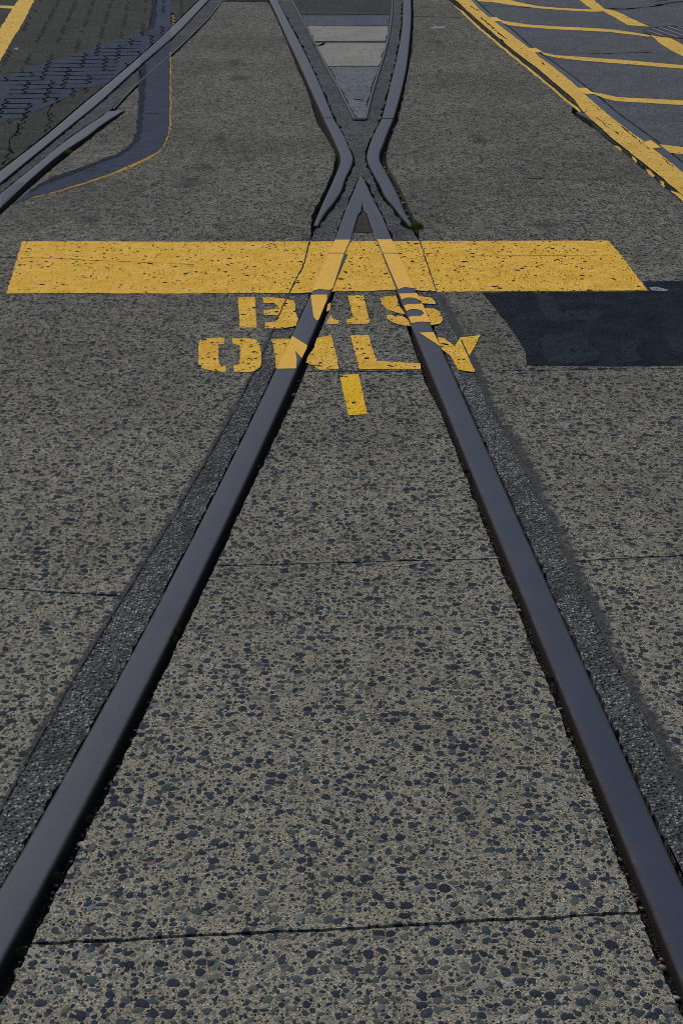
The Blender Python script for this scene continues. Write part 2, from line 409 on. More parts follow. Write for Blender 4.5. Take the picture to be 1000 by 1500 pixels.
A_b = [(0, 270), (50, 229), (110, 180), (147, 150), (160, 138), (205, 97), (250, 58), (306, 0)]
B_t = [(0, 286), (54, 242), (108, 199), (149, 172), (167, 162), (179, 161.5)]
B_b = [(0, 307), (31, 277), (54, 256), (101, 218), (126, 202), (149, 184), (180, 164)]
B_gap = [(0, 316), (36, 283), (70, 253), (108, 222), (144, 194), (176, 170), (184, 164), (176, 159.5)]
D_r = [(695, 0), (718, 22), (750, 45), (775, 68), (815, 96), (840, 115), (872, 140), (906, 169), (959, 207), (1000, 241)]
D_l = [(684, 0), (699, 14), (716, 29), (767, 70), (789, 88), (811, 106), (832, 124), (847, 140), (878, 167), (934, 210), (965, 235), (989, 255)]
BAND_l = [(659, -3), (671, 4), (684, 17), (715, 44), (750, 74), (786, 101), (840, 147), (852, 164), (868, 179), (899, 207), (937, 237), (971, 264), (1000, 289), (1040, 325)]
BAND_r = [(686, -3), (701, 14), (719, 29), (772, 70), (795, 88), (818, 106), (840, 124), (856, 140), (887, 167), (915, 189), (944, 210), (975, 235), (1000, 255), (1040, 288)]
E_l = [(843, 165.5), (869, 179), (901, 207), (940, 238), (974, 265), (1003, 290)]
E_r = [(850, 165), (872, 172), (908, 198), (951, 229), (986, 256), (1012, 278)]
CR_edge = [(657, 0), (669, 11), (700, 38), (723, 57), (760, 87), (797, 116), (838, 155), (836, 165), (855, 179), (874, 192), (896, 211), (921, 230), (955, 259), (982, 283), (1000, 298)]

FARY = 34.0
# ------------------------------------------------------------------ ground bed, to the horizon
bm = bmesh.new()
vs = [bm.verts.new(c) for c in ((-700, -200, -.028), (700, -200, -.028), (700, 1500, -.028), (-700, 1500, -.028))]; bm.faces.new(vs)
tag(link('ground', bm, M['dirt']), kind='structure')

# ------------------------------------------------------------------ concrete slabs
CB = .0075
J_in = [(g(430, 544), g(640, 544), .006), (g(290, 829.5), g(745, 817.5), .005), (g(30, 1384), g(960, 1335.5), .007)]
Lc = extend(G(GI_l), 0, 3); Rc = extend(G(GI_r), 0, 3)
inner = G([(513, 341)])+[g(500, 385)]+Lc+Rc[::-1]+[g(563, 385), g(550, 341)]
bm = sheet([inner], 0, .05, J_in, amp=.0026, freq=120, amp2=.002, seed=1)
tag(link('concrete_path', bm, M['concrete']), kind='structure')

# left field
left_edge = extend(G(SO_l)[::-1], 3, 0)            # from near to far
wl = extend(G(WO_l), 0, 14)
cl = extend(G([(168, 164), (187, 142), (223, 108), (258, 78), (289, 47), (307, 29), (328, 0)])[::-1], 14, 0)
bgap = extend(G(B_gap)[::-1], 0, 3.2)
CL = left_edge+wl+cl+bgap+[Vector((-7, bgap[-1].y)), Vector((-7, -3))]
J_l = [(g(-700, 820), g(192, 874), .006), (g(-500, 356), g(292, 388), .006), (g(322, 2), g(396, 2), .05)]
bm = sheet([CL], 0, .05, J_l, amp=.0028, freq=110, amp2=.003, seed=2)
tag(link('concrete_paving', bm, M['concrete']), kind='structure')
# right field
re_ = extend(G(SO_r)[::-1], 3, 0); wr = extend(G(WO_r), 0, 14); ce = extend(G(CR_edge), 14, 4)
CRp = re_+wr+ce+[Vector((7.5, ce[-1].y)), Vector((7.5, -3))]
J_r = [(g(612, 376), g(1500, 373), .0055), (g(696, 544), g(1700, 528), .006), (g(836, 822), g(1500, 788), .0055), (g(605, 24), g(684, 26), .02)]
bm = sheet([CRp], 0, .05, J_r, amp=.0028, freq=110, amp2=.003, seed=3)
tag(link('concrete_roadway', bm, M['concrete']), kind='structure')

# ------------------------------------------------------------------ asphalt strips along the outside of the rails
def shift(pts, dx): return [Vector((p.x+dx, p.y)) for p in pts]
s_out = extend(G(SO_l), 0, 3); s_rail = extend(G(LR_l), 0, 2.2)
bm = sheet([shift(s_out, .0005)+shift(s_rail, -.005)[::-1]], -.0025, .04, step=.008, amp=.0035, freq=90, amp2=.003, freq2=22, seed=4)
tag(link('asphalt_strip', bm, M['strip']), kind='structure')
s_out = extend(G(SO_r), 0, 3); s_rail = extend(G(RR_r), 0, 2.2)
bm = sheet([shift(s_rail, .007)+shift(s_out, -.0005)[::-1]], -.0025, .04, step=.008, amp=.0035, freq=90, amp2=.003, freq2=22, seed=5)
tag(link('asphalt_strip', bm, M['strip']), kind='structure')
# fill around the crossing, between the wing rails and round the inner slabs
fill_l = [(454, 352), (462, 335), (480, 318), (497, 292), (508, 268), (521, 243), (522, 232), (516, 220), (508, 200), (492, 173), (474, 128), (459, 95), (445, 66), (423, 25), (410, 0)]
fill_r = [(614, 352), (603, 337), (584, 320), (560, 290), (550, 272), (533, 240), (532, 230), (536, 216), (543, 200), (554, 180), (561, 151), (568, 122), (575, 94), (582, 59), (585, 36), (586, 0)]
fill_l = [(x-5, y) if y < 335 else (x, y) for x, y in fill_l]; fill_r = [(x+5, y) if y < 335 else (x, y) for x, y in fill_r]
poly = G(fill_l); poly = extend(poly, 0, 14); pr = extend(G(fill_r), 0, 14)
bm = sheet([poly+pr[::-1]], -.005, .035, amp=.004, freq=60, amp2=.004, freq2=18, seed=6)
tag(link('asphalt_fill', bm, M['fill']), kind='structure')
# fill between the outer rail edge and slabs, left-hand track
a1 = extend(G(A_b), 3, 14); c1 = extend(G([(-2, 284), (54, 240), (108, 196), (149, 169), (163, 160)]+C_line[1:]), 3, 14)
bm = sheet([shift(a1, .003)+shift(c1, -.006)[::-1]], -.005, .035, amp=.004, freq=60, amp2=.004, freq2=14, seed=7)
tag(link('asphalt_fill', bm, M['fill']), kind='structure')
# pavers left of the left-hand track
a2 = extend(G(A_t), 3, 14)
bm = sheet([shift(a2, -.015)+[Vector((-16, a2[-1].y)), Vector((-16, a2[0].y))]], 0, .04, amp=.003, seed=8)
tag(link('paver_area', bm, M['paver']), kind='structure')
# asphalt road right of the right-hand track
d2 = extend(G(D_r), 14, 4)
bm = sheet([shift(d2, .018)+[Vector((18, d2[-1].y)), Vector((18, d2[0].y))]], 0, .04, amp=.003, seed=9)
tag(link('asphalt_road', bm, M['road']), kind='structure')
# fill between guard rail and rail on the right
bm = sheet([extend(G(BAND_l), 14, 3)+extend(G(BAND_r), 14, 3)[::-1]], -.006, .035, amp=.004, seed=10)
tag(link('asphalt_fill', bm, M['fill']), kind='structure')

# tar-dark smear on the slab beside the strips
sm = T('asphalt_smear'); at = sm.n('ShaderNodeAttribute', attribute_name='fade').outputs['Fac']
nz = sm.math('ADD', sm.noise(45, 5, .7), sm.math('MULTIPLY', sm.math('SUBTRACT', sm.noise(9, 3, .6, off=3), .5), .8))
al = sm.ss(sm.math('SUBTRACT', sm.math('MULTIPLY_ADD', at, .62, nz), .5), .22, .55, 0, .70)
M['smear'] = sm.bsdf(sm.mix(sm.ss(sm.noise(260, 3, .7), .4, .7), (.030, .032, .034), (.10, .10, .098)), .85, sm.bump(sm.noise(260, 3), .6, .004), spec=.25, alpha=al)
def smear(px, w0, w1, seed, e1=0):
    P = lerp_list(extend(G(px), 0, e1), 120); bm = bmesh.new(); lay = bm.verts.layers.float.new('fade'); prev = None
    for i, p in enumerate(P):
        w = w0+(w1-w0)*i/119
        row = []
        for k, fd in ((-.07, 1), (.5, .55), (1, 0)):
            v = bm.verts.new((p.x+w*k, p.y, .0009)); v[lay] = fd; row.append(v)
        if prev:
            for j in (0, 1): bm.faces.new((prev[j], prev[j+1], row[j+1], row[j]))
        prev = row
    for f in bm.faces:
        f.normal_update()
        if f.normal.z < 0: f.normal_flip()
    tag(link('asphalt_smear', bm, M['smear']), kind='structure')
def stain(px, py, rx, ry):
    c = g(px, py); bm = bmesh.new(); lay = bm.verts.layers.float.new('fade')
    o = bm.verts.new((c.x, c.y, .0009)); o[lay] = .8; rg = []
    for i in range(32):
        a = 2*math.pi*i/32; k = 1+.5*noise.noise(Vector((math.cos(a)*1.5, math.sin(a)*1.5, px)))
        v = bm.verts.new((c.x+math.cos(a)*rx*k, c.y+math.sin(a)*ry*k, .0009)); v[lay] = 0; rg.append(v)
    for a, b in zip(rg, rg[1:]+rg[:1]): bm.faces.new((o, a, b))
    tag(link('pavement_stain', bm, M['smear'], origin=c), kind='structure')
for a in [(280, 266, .13, .20), (350, 114, .16, .26), (322, 204, .10, .2), (345, 92, .12, .3), (130, 322, .10, .12), (640, 62, .12, .3), (700, 205, .12, .25), (250, 470, .07, .07), (800, 330, .14, .16), (420, 60, .1, .3), (90, 720, .05, .04), (300, 245, .1, .15)]: stain(*a)
smear(SO_r[2:], .045, .045, 1, 1.5)
smear(SO_l[2:], -.020, -.020, 2, 1.5)

# ------------------------------------------------------------------ rails
def rail(name, left, right, label, cat, n=70, e0=0, e1=0, group=None, pre_l=None):
    L = extend(G(left), e0, e1); Rr = extend(G(right), e0, e1)
    o = L[len(L)//2]
    ob = link(name, rail_bm(L, Rr, n), RAILM(), origin=(o.x, o.y))
    return tag(ob, label, cat, group)
rail('running_rail', LR_l, LR_r, 'long steel rail running down to the lower left corner, crossed by yellow U and N', 'rail', 110, 0, 2.0)
rail('running_rail', RR_l, RR_r, 'long steel rail running down to the lower right corner, crossed by yellow S and Y', 'rail', 110, 0, 2.0)
UL_l = [(473.5, 173.5), (457, 137), (441, 101), (417, 49), (403, 18), (394, 0)]
UL_r = [(488.5, 173.5), (470, 128), (455, 95), (441, 67), (419, 25), (406.6, 0)]
UR_l = [(559, 174), (565, 151), (572, 122), (579, 94), (586, 59), (589, 36), (590, 0)]
UR_r = [(576.5, 174), (586, 140), (593.6, 108), (598, 76), (601, 45), (602, 18), (601.7, 0)]
rail('running_rail', UL_l, UL_r, 'straight steel rail above the crossing, left of the pale concrete patches', 'rail', 60, 0, 14)
rail('running_rail', UR_l, UR_r, 'gently curving steel rail above the crossing, right of the pale concrete patches', 'rail', 60, 0, 14)
rail('running_rail', A_t, A_b, 'steel rail at upper left between the paving blocks and the shorter guard rail', 'rail', 80, 3, 14)
rail('guard_rail', B_t, B_b, 'short steel guard rail at left with a tapered end, beside a slate blue band', 'guard rail', 50, 3, 0)
rail('running_rail', D_r[::-1], D_l[::-1], 'steel rail at upper right, showing bare slate along the thick yellow band', 'rail', 80, 4, 14)
rail('guard_rail', E_l[::-1], E_r[::-1], 'steel guard rail at right, its bare tapered tip poking out under the yellow band', 'guard rail', 40, 4, 0)
# thin steel edge strips
def edge_strip(px, w, label, e0=0, e1=0, top=.003):
    P = extend(G(px), e0, e1); Q = []
    for i, p in enumerate(P):
        t = (P[min(i+1, len(P)-1)]-P[max(i-1, 0)]).normalized(); Q.append(p+Vector((t.y, -t.x))*w)
    ob = link('edge_strip', rail_bm(P, Q, 60, top=top, r=.003), RAILM(), origin=P[0]); return tag(ob, label, 'steel strip')
edge_strip(C_line, .012, 'thin steel edge strip continuing up from the tip of the left guard rail', 0, 14)
TRI_L = [(517.5, 174.5), (493, 127), (477, 98), (458, 60), (438, 22), (426, 0)]
TRI_R = [(533.5, 174.5), (543, 137), (552, 108), (561, 79), (567.5, 52), (572, 23), (573, 0)]
edge_strip(TRI_L, .014, 'thin steel edge strip on the left side of the tapering slab between the rails', 0, 14)
edge_strip(TRI_R, .014, 'thin steel edge strip on the right side of the tapering slab between the rails', 0, 14)

# ------------------------------------------------------------------ crossing frog
fo = g(528, 300)
frog = empty('crossing_frog', fo, 'steel crossing frog with a pointed nose between two bent wing rails', 'rail crossing')
nose = [(527, 258), (529.5, 258), (534, 266), (538, 275), (546, 292), (560, 318), (574.4, 353), (583.3, 372.5), (559.7, 372.5), (551, 353), (542, 328), (537.5, 314), (533.5, 310), (531.5, 305), (530.5, 297), (529.6, 305), (528.8, 311), (524.5, 315), (520.5, 328), (513.6, 353), (504.5, 372.5), (480.8, 372.5), (490, 353), (504, 314), (514, 290), (521, 274)]
link('frog_nose', prism_bm(G(nose)), RAILM(), frog)
tag(link('web_plate', prism_bm(G([(527.5, 314.5), (537.0, 314.5), (541, 328), (546.5, 340), (519.5, 340), (522, 328)]), top=.0005, depth=.03), [M['plate'], M['rust']], frog), 'rust brown plate')
wl_l = [(473.5, 174.5), (486, 200), (492, 214), (498, 230), (498, 237), (488, 264), (470, 304), (459, 331)]
wl_r = [(488.8, 174.5), (504, 200), (514, 224), (517, 232), (515, 243), (506, 262), (500, 280), (493, 292), (473, 318), (465, 333)]
wr_l = [(558.7, 175), (546, 200), (540, 216), (537, 230), (538, 237), (548, 258), (557, 274), (562, 286), (578, 306), (584, 314), (600, 333)]
wr_r = [(576, 175), (565.6, 200), (562, 210), (556, 226), (556, 235), (562, 248), (572, 266), (584, 290), (594, 314), (604, 331)]
link('wing_rail', rail_bm(G(wl_l), G(wl_r), 60), RAILM(), frog)
link('wing_rail', rail_bm(G(wr_l), G(wr_r), 60), RAILM(), frog)

# ------------------------------------------------------------------ slabs between the upper rails
tl = lerp_list(extend(G(TRI_L), 0, 14), 400); tr = lerp_list(extend(G(TRI_R), 0, 14), 400)
def at_y(line, y):
    for a, b in zip(line, line[1:]):
        if (a.y-y)*(b.y-y) <= 0 and a.y != b.y: return a.lerp(b, (y-a.y)/(b.y-a.y))
    return line[-1]
def tri_slab(py0, py1, m, name, seed, tilt=0):
    y0 = g(520, py0).y; y1 = g(520, py1).y if py1 is not None else 24
    ys = [y0+(y1-y0)*i/6 for i in range(7)]
    P = [at_y(tl, y)+Vector((.016, 0)) for y in ys]+[at_y(tr, y)+Vector((-.003, 0)) for y in ys[::-1]]
    ob = link(name, sheet([P], .001, .04, amp=.006, freq=12, amp2=.01, freq2=4, seed=seed), M[m]); return ob
tag(tri_slab(174, 98, 'grey_slab', 'concrete_infill', 11), kind='structure')
tag(tri_slab(96.5, 63.5, 'pale_slab', 'concrete_infill', 12), kind='structure')
tag(tri_slab(60, 38.5, 'pale_slab', 'concrete_infill', 13), kind='structure')
tag(tri_slab(37.8, 22.5, 'blue_slab', 'concrete_infill', 14), kind='structure')
tag(tri_slab(21.5, None, 'paver', 'concrete_infill', 15), kind='structure')
bm = prism_bm(G([(516, 173), (535.5, 173), (535, 175.5), (517, 175.5)]), top=.002, depth=.03, bev=.002)
tag(link('edge_strip', bm, [M['rust'], M['rust']], origin=g(526, 174)), 'short rusty steel strip closing the narrow end of the tapering slab', 'steel strip')

# ------------------------------------------------------------------ cracks (thin dark fissures)
def crack_bm(px, w=.005, z=.0012, seed=0, n=None, world=False, amp=.006, even=False):
    P = [Vector(p) for p in px] if world else G(px)
    L = sum((a-b).length for a, b in zip(P, P[1:])); n = n or max(6, int(L/.03))
    Q = []
    for i in range(n+1):
        t = i/n*L; k = 0
        for a, b in zip(P, P[1:]):
            l = (b-a).length
            if t <= l+1e-9: Q.append(a.lerp(b, t/max(l, 1e-9))); break
            t -= l
        else: Q.append(P[-1])
    bm = bmesh.new(); prev = None
    for i, p in enumerate(Q):
        tdir = (Q[min(i+1, n)]-Q[max(i-1, 0)]).normalized(); nv = Vector((-tdir.y, tdir.x))
        p = p+jit(p, amp, 18, seed); ww = w*max(.12, .5+1.1*noise.noise(Vector((p.x*13, p.y*13, seed))))*(1 if 0 < i < n else .05)
        if even: ww = w*(.85+.4*noise.noise(Vector((p.x*9, p.y*9, seed))))
        a = bm.verts.new((*(p+nv*ww/2), z)); b = bm.verts.new((*(p-nv*ww/2), z))
        if prev: bm.faces.new((prev[0], prev[1], b, a))
        prev = (a, b)
    for f in bm.faces:
        f.normal_update()
        if f.normal.z < 0: f.normal_flip()
    return bm
def merge(bms):
    out = bmesh.new()
    for b in bms:
        me = bpy.data.meshes.new('tmp'); b.to_mesh(me); b.free(); out.from_mesh(me); bpy.data.meshes.remove(me)
    return out
cr = [crack_bm([(870, 12), (885, 13), (917, 13.5), (960, 9), (975, 5), (1000, 2), (1040, -3)], .05, seed=1),
      crack_bm([(812, 79.5), (860, 79), (900, 78), (955, 77)], .025, seed=2),
      crack_bm([(660, 7), (720, 9), (800, 12), (850, 17)], .025, seed=3),
      crack_bm([(770, 262), (800, 262), (860, 263), (890, 264)], .008, seed=4),
      crack_bm([(20, 226), (14, 213), (16, 203), (26, 193), (27, 180)], .012, seed=6), crack_bm([(10, 216), (30, 218), (54, 212)], .014, seed=7),
      crack_bm([(70, 172), (72, 163), (78, 152)], .012, seed=8),
      crack_bm([(455, 64), (467, 68), (478, 62)], .03, z=.0025, seed=9), crack_bm([(517, 146), (535, 147)], .05, z=.0025, seed=10),
      crack_bm([(495, 120), (505, 122)], .02, z=.0025, seed=12),
      crack_bm([(250, 104), (254, 104)], .03, seed=13)]
tag(link('pavement_cracks', merge(cr), M['crack']), kind='structure')

# cavity shade painted as black ragged strips, with dirt, where fill meets steel
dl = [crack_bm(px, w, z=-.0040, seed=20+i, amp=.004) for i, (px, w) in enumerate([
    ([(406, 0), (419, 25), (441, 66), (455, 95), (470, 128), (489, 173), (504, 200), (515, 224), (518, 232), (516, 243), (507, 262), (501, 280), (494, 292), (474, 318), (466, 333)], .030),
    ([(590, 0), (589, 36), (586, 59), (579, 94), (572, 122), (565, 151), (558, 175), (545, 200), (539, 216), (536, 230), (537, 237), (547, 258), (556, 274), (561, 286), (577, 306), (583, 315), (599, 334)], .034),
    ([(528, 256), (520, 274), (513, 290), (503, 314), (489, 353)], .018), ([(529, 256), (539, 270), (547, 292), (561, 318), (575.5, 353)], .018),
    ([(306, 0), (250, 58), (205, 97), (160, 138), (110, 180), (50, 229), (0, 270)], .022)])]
tag(link('groove_shade_dirt', merge(dl), M['crack']), kind='structure')

# paver joints: straight rows, toothed columns
def paver_joints():
    bms_z, bms_r = [], []
    ang = R(6); ex = Vector((math.cos(ang), math.sin(ang))); ey = Vector((-math.sin(R(6)), math.cos(R(6))))
    o = g(90, 130); dy, dx = .14, .145
    rnd = random.Random(3)
    def w2p(p):   # which pixel row/col a ground point falls on
        x, y, z = p.x, p.y, -H
        dep = y*cp-z*sp; up = y*sp+z*cp
        return 500+F*x/dep, 750-F*up/dep
    def inside(poly, q):
        c = False
        for (x1, y1), (x2, y2) in zip(poly, poly[1:]+poly[:1]):
            if (y1 > q[1]) != (y2 > q[1]) and q[0] < (x2-x1)*(q[1]-y1)/(y2-y1)+x1: c = not c
        return c
    area = [(-30, 270), (0, 246), (54, 206), (126, 146), (160, 118), (207, 78), (250, 38), (290, -3), (60, -3), (20, 70), (-30, 120)]
    for j in range(-18, 60):                       # rows, one block long each
        for i in range(-14, 16):
            a = o+ex*(i*dx)+ey*(j*dy); b = a+ex*dx
            qa, qb = w2p(a), w2p(b)
            on = inside(P1, qa) and inside(P1, qb)
            if on and rnd.random() < .97: bms_r.append(crack_bm([a-ex*.01, b+ex*.01], .019, .0022, seed=rnd.random()*9, n=5, world=True, amp=.004, even=True))
            elif inside(area, qa) and inside(area, qb) and rnd.random() < .25: bms_r.append(crack_bm([a, b], .006, .0022, seed=rnd.random()*9, n=4, world=True, amp=.004))
    for i in range(-16, 18):
        for j in range(-18, 60):
            q = (j+i) // 3; shift_ = ((j+2*i)//5 % 2)*dx*.5 if inside(P1, w2p(o+ex*(i*dx)+ey*(j*dy))) else 0
            a = o+ex*(i*dx+shift_)+ey*(j*dy)
            on_px = w2p(a+ey*dy*.5); on = inside(P1, on_px)
            if not (on or inside(area, on_px)): continue
            if rnd.random() < (.12 if on else .30): continue
            b = a+ey*dy; m = a+ex*.022+ey*dy*.40; e = a-ex*.010+ey*dy*.66
            bms_z.append(crack_bm([a, m, e, b], .012 if on else .006, .0024, seed=i*3.3+j, n=9, world=True, amp=.002, even=True))
    return merge(bms_z+bms_r)
P1 = [(-12, 118), (0, 114), (21, 108), (70, 91), (105, 82), (147, 66.5), (175, 58), (196, 51), (213, 45.5), (219, 38), (222, 15), (223, 0), (222, -6), (252, -6), (252.4, 20), (252.2, 39), (207, 80), (160, 120), (152, 123), (122.5, 131), (73.5, 154), (35, 171.5), (0, 182), (-12, 185)]
tag(link('paver_joints', paver_joints(), M['crack']), kind='structure')

# ------------------------------------------------------------------ road markings
PZ = .0016
def paint(name, polys, mat, parent=None, cuts=(), z=PZ, amp=.0016, step=.012, seed=0, freq=60, amp2=0.0):
    polys = [G(p) for p in polys]
    bm = sheet(polys, z, 0, cuts, step=step, amp=amp, freq=freq, amp2=amp2, seed=seed)
    return link(name, bm, mat, parent, origin=None if parent else polys[0][0])
def mixed(name, ground, onrail, mat, railmat, parent=None, cuts=(), seed=0, amp=.0016):
    """one mesh: patches on the pavement and patches on top of the rails"""
    a = sheet([G(p) for p in ground], PZ, 0, cuts, step=.010, amp=amp, freq=60, seed=seed) if ground else bmesh.new()
    n0 = len(a.faces)
    out = merge([a]); out.faces.ensure_lookup_table(); n0 = len(out.faces)
    if onrail:
        b = sheet([G(p) for p in onrail], RT+.0016, 0, step=.02, amp=.0006, freq=40, seed=seed)
        me = bpy.data.meshes.new('tmp'); b.to_mesh(me); b.free(); out.from_mesh(me); bpy.data.meshes.remove(me)
        out.faces.ensure_lookup_table()
        for f in out.faces[n0:]: f.material_index = 1
    return link(name, out, [mat, railmat], parent, origin=None if parent else G((ground or onrail)[0])[0])

bar_cuts = [(g(14, 376.5), g(285, 388), .0035), (g(613, 376), g(930, 374), .004),
            (g(454.5, 352), g(444, 390), .006), (g(444, 390), g(423, 431), .006), (g(614.5, 352), g(628, 395), .005), (g(628, 395), g(640, 431), .005)]
# keep clear of the steel so the rails show their own paint
bar = [(33, 354), (300, 354.5), (455, 354), (600, 353.5), (890, 353), (907, 372), (948, 426), (700, 427.5), (640, 428), (590, 424), (576, 425), (540, 427), (497, 427), (432, 430), (250, 430.5), (10, 430.5)]
ob = mixed('stop_bar', [bar], [[(490.7, 353), (512.8, 353), (504, 372.3), (481.7, 372.3)], [(480.9, 373.3), (503.5, 373.3), (487.3, 424), (483, 427), (468, 425.5), (456, 428.5)],
      [(552, 352.5), (573.6, 352.5), (582.6, 372.3), (560.3, 372.3)], [(560.8, 373.3), (583.2, 373.3), (607, 424.5), (592, 422.5), (583, 426)]], M['yellow'], M['yellow_rail'], cuts=bar_cuts, seed=21, amp=.003)
tag(ob, 'wide worn yellow stop bar painted across the concrete and both rails above the lettering', 'road marking')

bus = empty('painted_word', g(500, 455), 'yellow stencilled word BUS painted just under the wide stop bar', 'road marking')
Bp = [[(348.6, 436.5), (373.5, 435.4), (376, 480.5), (351.5, 480.5)],
      [(385, 436.5), (392, 435.5), (416, 438), (429.6, 441), (433, 448.6), (432, 456), (436.7, 467), (433, 478), (412, 481.6), (388.5, 481.6), (388.5, 473), (403, 471.7), (408, 467), (405, 462), (386.7, 462), (386, 454.8), (403, 453.4), (406.5, 448.6), (402, 444.6), (385.6, 444.6)]]
mixed('letter', Bp, [], M['yellow'], M['yellow_rail'], bus, [(g(423, 430), g(405, 470), .005)], 22)
Up = [[(484, 462), (488, 468), (496, 469.5), (495.6, 475), (477, 475.5)], [(480, 446), (484, 444), (483, 455), (478, 457)],
      [(509, 433.4), (532, 433), (541.5, 472), (538, 475), (509, 475.5), (507, 469), (514, 467), (516, 463)]]
mixed('letter', Up, [[(455, 434.5), (462, 433.7), (478.5, 433.6), (479, 440), (467, 470), (464, 472), (459, 466), (457, 449)]], M['yellow'], M['yellow_rail'], bus, (), 23)
Sp = [[(557, 438), (563, 435), (580, 433.5), (582, 440), (582, 446), (587, 452), (594, 461), (585, 459.5), (567, 454), (559, 446)],
      [(565, 464), (568, 462), (589, 463.6), (597, 468), (602, 478), (593, 477.5), (578, 474), (568, 469)],
      [(611, 434), (631, 436.5), (636, 441), (637.5, 446), (616, 444.6)], [(620, 452), (635, 452.5), (643, 457), (646, 462), (648.5, 469.5), (644, 475), (628, 477)]]
Sr = [[(584, 432.3), (610.3, 431.3), (616, 443), (609, 439.4), (603, 438), (596, 438), (588, 441)],
      [(591, 450), (596, 448), (618.3, 447), (626, 464.5), (630, 474), (616, 473.2), (602, 475.5), (598, 466.5), (604, 465), (616, 465), (621, 461), (617, 457), (610, 455), (601, 455), (595, 458)]]
mixed('letter', Sp, Sr, M['yellow'], M['yellow_rail'], bus, [(g(639, 430), g(657, 465), .004)], 24)
only = empty('painted_word', g(500, 520), 'yellow stencilled word ONLY painted below the word BUS', 'road marking')
Op = [[(291, 503), (293, 499), (297.5, 497), (310, 495.5), (329, 495), (329, 504.7), (320, 505.4), (320.7, 534), (331, 536.6), (331, 545.4), (310, 543.6), (300, 541), (293, 538), (291, 534)],
      [(340, 496), (360, 495.5), (373, 497.5), (380, 502), (382.5, 518), (383, 530), (381, 539), (372, 544), (363.6, 546), (342.7, 545.4), (342, 536), (351.5, 534.4), (351.5, 507), (340.5, 503.6)]]
mixed('letter', Op, [], M['yellow'], M['yellow_rail'], only, (), 25)
Np = [[(398, 497), (427, 496.5), (406, 541), (404, 539), (403, 526)], [(464, 496), (470, 494), (485, 491.5), (491, 515), (496, 541), (467, 542.5), (459, 536), (448, 531.5), (452, 521), (460, 510)]]
mixed('letter', Np, [[(428, 494), (437, 500), (450, 508), (449, 513), (442, 527), (432.5, 516), (435, 530), (433.5, 542), (405, 542.5), (414, 523)]], M['yellow'], M['yellow_rail'], only, (), 26)
mixed('letter', [[(513, 491.8), (539, 491), (545, 510), (552, 529.5), (580, 531), (615, 532.6), (615.5, 541), (526, 541.5), (518, 512)]], [], M['yellow'], M['yellow_rail'], only, (), 27)
mixed('letter', [[(640, 494), (650.6, 496), (665, 507.5), (674, 495), (703, 491.5), (687, 523), (696, 545.5), (688, 545), (670, 542), (659, 521), (646, 512)]],
      [[(613.5, 489.5), (635, 488.8), (644.5, 510), (636, 504), (625, 497)]], M['yellow'], M['yellow_rail'], only, [(g(675, 498), g(694, 540), .005)], 28)
tag(paint('centre_dash', [[(497, 550), (525, 548.6), (538, 607.5), (510, 609)]], M['yellow_clean'], seed=29, amp=.0012), 'short bright yellow dash painted below the letter L between the two long rails', 'road marking')

# covering paint, right
bp = empty('cover_paint', g(860, 480), 'dark slate rectangle of covering paint below the right end of the stop bar', 'road marking')
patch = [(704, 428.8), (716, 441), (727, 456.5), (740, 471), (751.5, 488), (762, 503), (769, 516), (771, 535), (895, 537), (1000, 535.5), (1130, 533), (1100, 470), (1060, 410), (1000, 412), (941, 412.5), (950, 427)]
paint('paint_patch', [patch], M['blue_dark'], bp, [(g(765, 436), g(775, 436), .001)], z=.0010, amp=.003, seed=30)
paint('faded_streak', [[(784, 430), (806, 430), (824, 463), (812, 471), (800, 471)]], M['blue_mid'], bp, z=.0014, amp=.006, freq=20, seed=31)
paint('faded_streak', [[(828, 455), (874, 458), (872, 470), (830, 470)]], M['blue_mid'], bp, z=.0014, amp=.012, freq=15, seed=32)
paint('faded_streak', [[(790, 490), (850, 488), (868, 508), (872, 528), (800, 532)]], M['blue_mid'], bp, z=.0014, amp=.02, freq=12, seed=33)
paint('faded_streak', [[(905, 498), (930, 495), (945, 527), (915, 530)]], M['blue_mid'], bp, z=.0014, amp=.02, freq=12, seed=34)
paint('faded_streak', [[(965, 490), (990, 488), (1010, 512), (985, 520)]], M['blue_mid'], bp, z=.0014, amp=.02, freq=12, seed=35)
tag(paint('paint_scuff', [[(950, 422), (962, 421.5), (977, 425), (974, 428), (953, 426)]], M['white'], z=.0022, amp=.006, freq=30, seed=36), 'pale blue white scuff mark at the lower right tip of the stop bar', 'paint mark')

# covering paint, left (crosswalk over pavers and curved band over concrete)
cw = empty('cover_paint', g(110, 120), 'slate blue covering paint swept over the paving blocks at upper left', 'road marking')
paint('paint_patch', [P1], M['blue'], cw, z=.0014, amp=.006, freq=10, seed=37)
paint('paint_border', [[(224, -6), (231, -6), (230, 20), (226, 40), (214, 47.5), (212, 46), (219, 38)]], M['blue_edge'], cw, z=.0021, amp=.01, freq=12, seed=38)
bnd = empty('cover_paint', g(225, 180), 'slate blue curved band of covering paint edged with yellow beside the left guard rail', 'road marking')
L2 = [(204, 101), (203.5, 130), (203, 157), (199.5, 196), (194, 208), (185.5, 217), (168, 227.5), (140, 238), (105, 250), (75, 261), (60, 269.5), (40, 283), (14, 304)]
R2 = [(249, 61), (249, 105), (248.8, 150), (248.5, 180), (246, 198), (240, 212), (233, 222), (212, 232.5), (189, 243), (160, 255), (122.5, 268), (85, 279.5), (45.5, 290.5), (20, 300), (10, 306)]
paint('paint_patch', [L2+R2[::-1]], M['blue'], bnd, [(g(203, 166), g(250, 168), .012), (g(100, 249), g(160, 252), .010)], z=.0016, amp=.004, freq=14, seed=39)
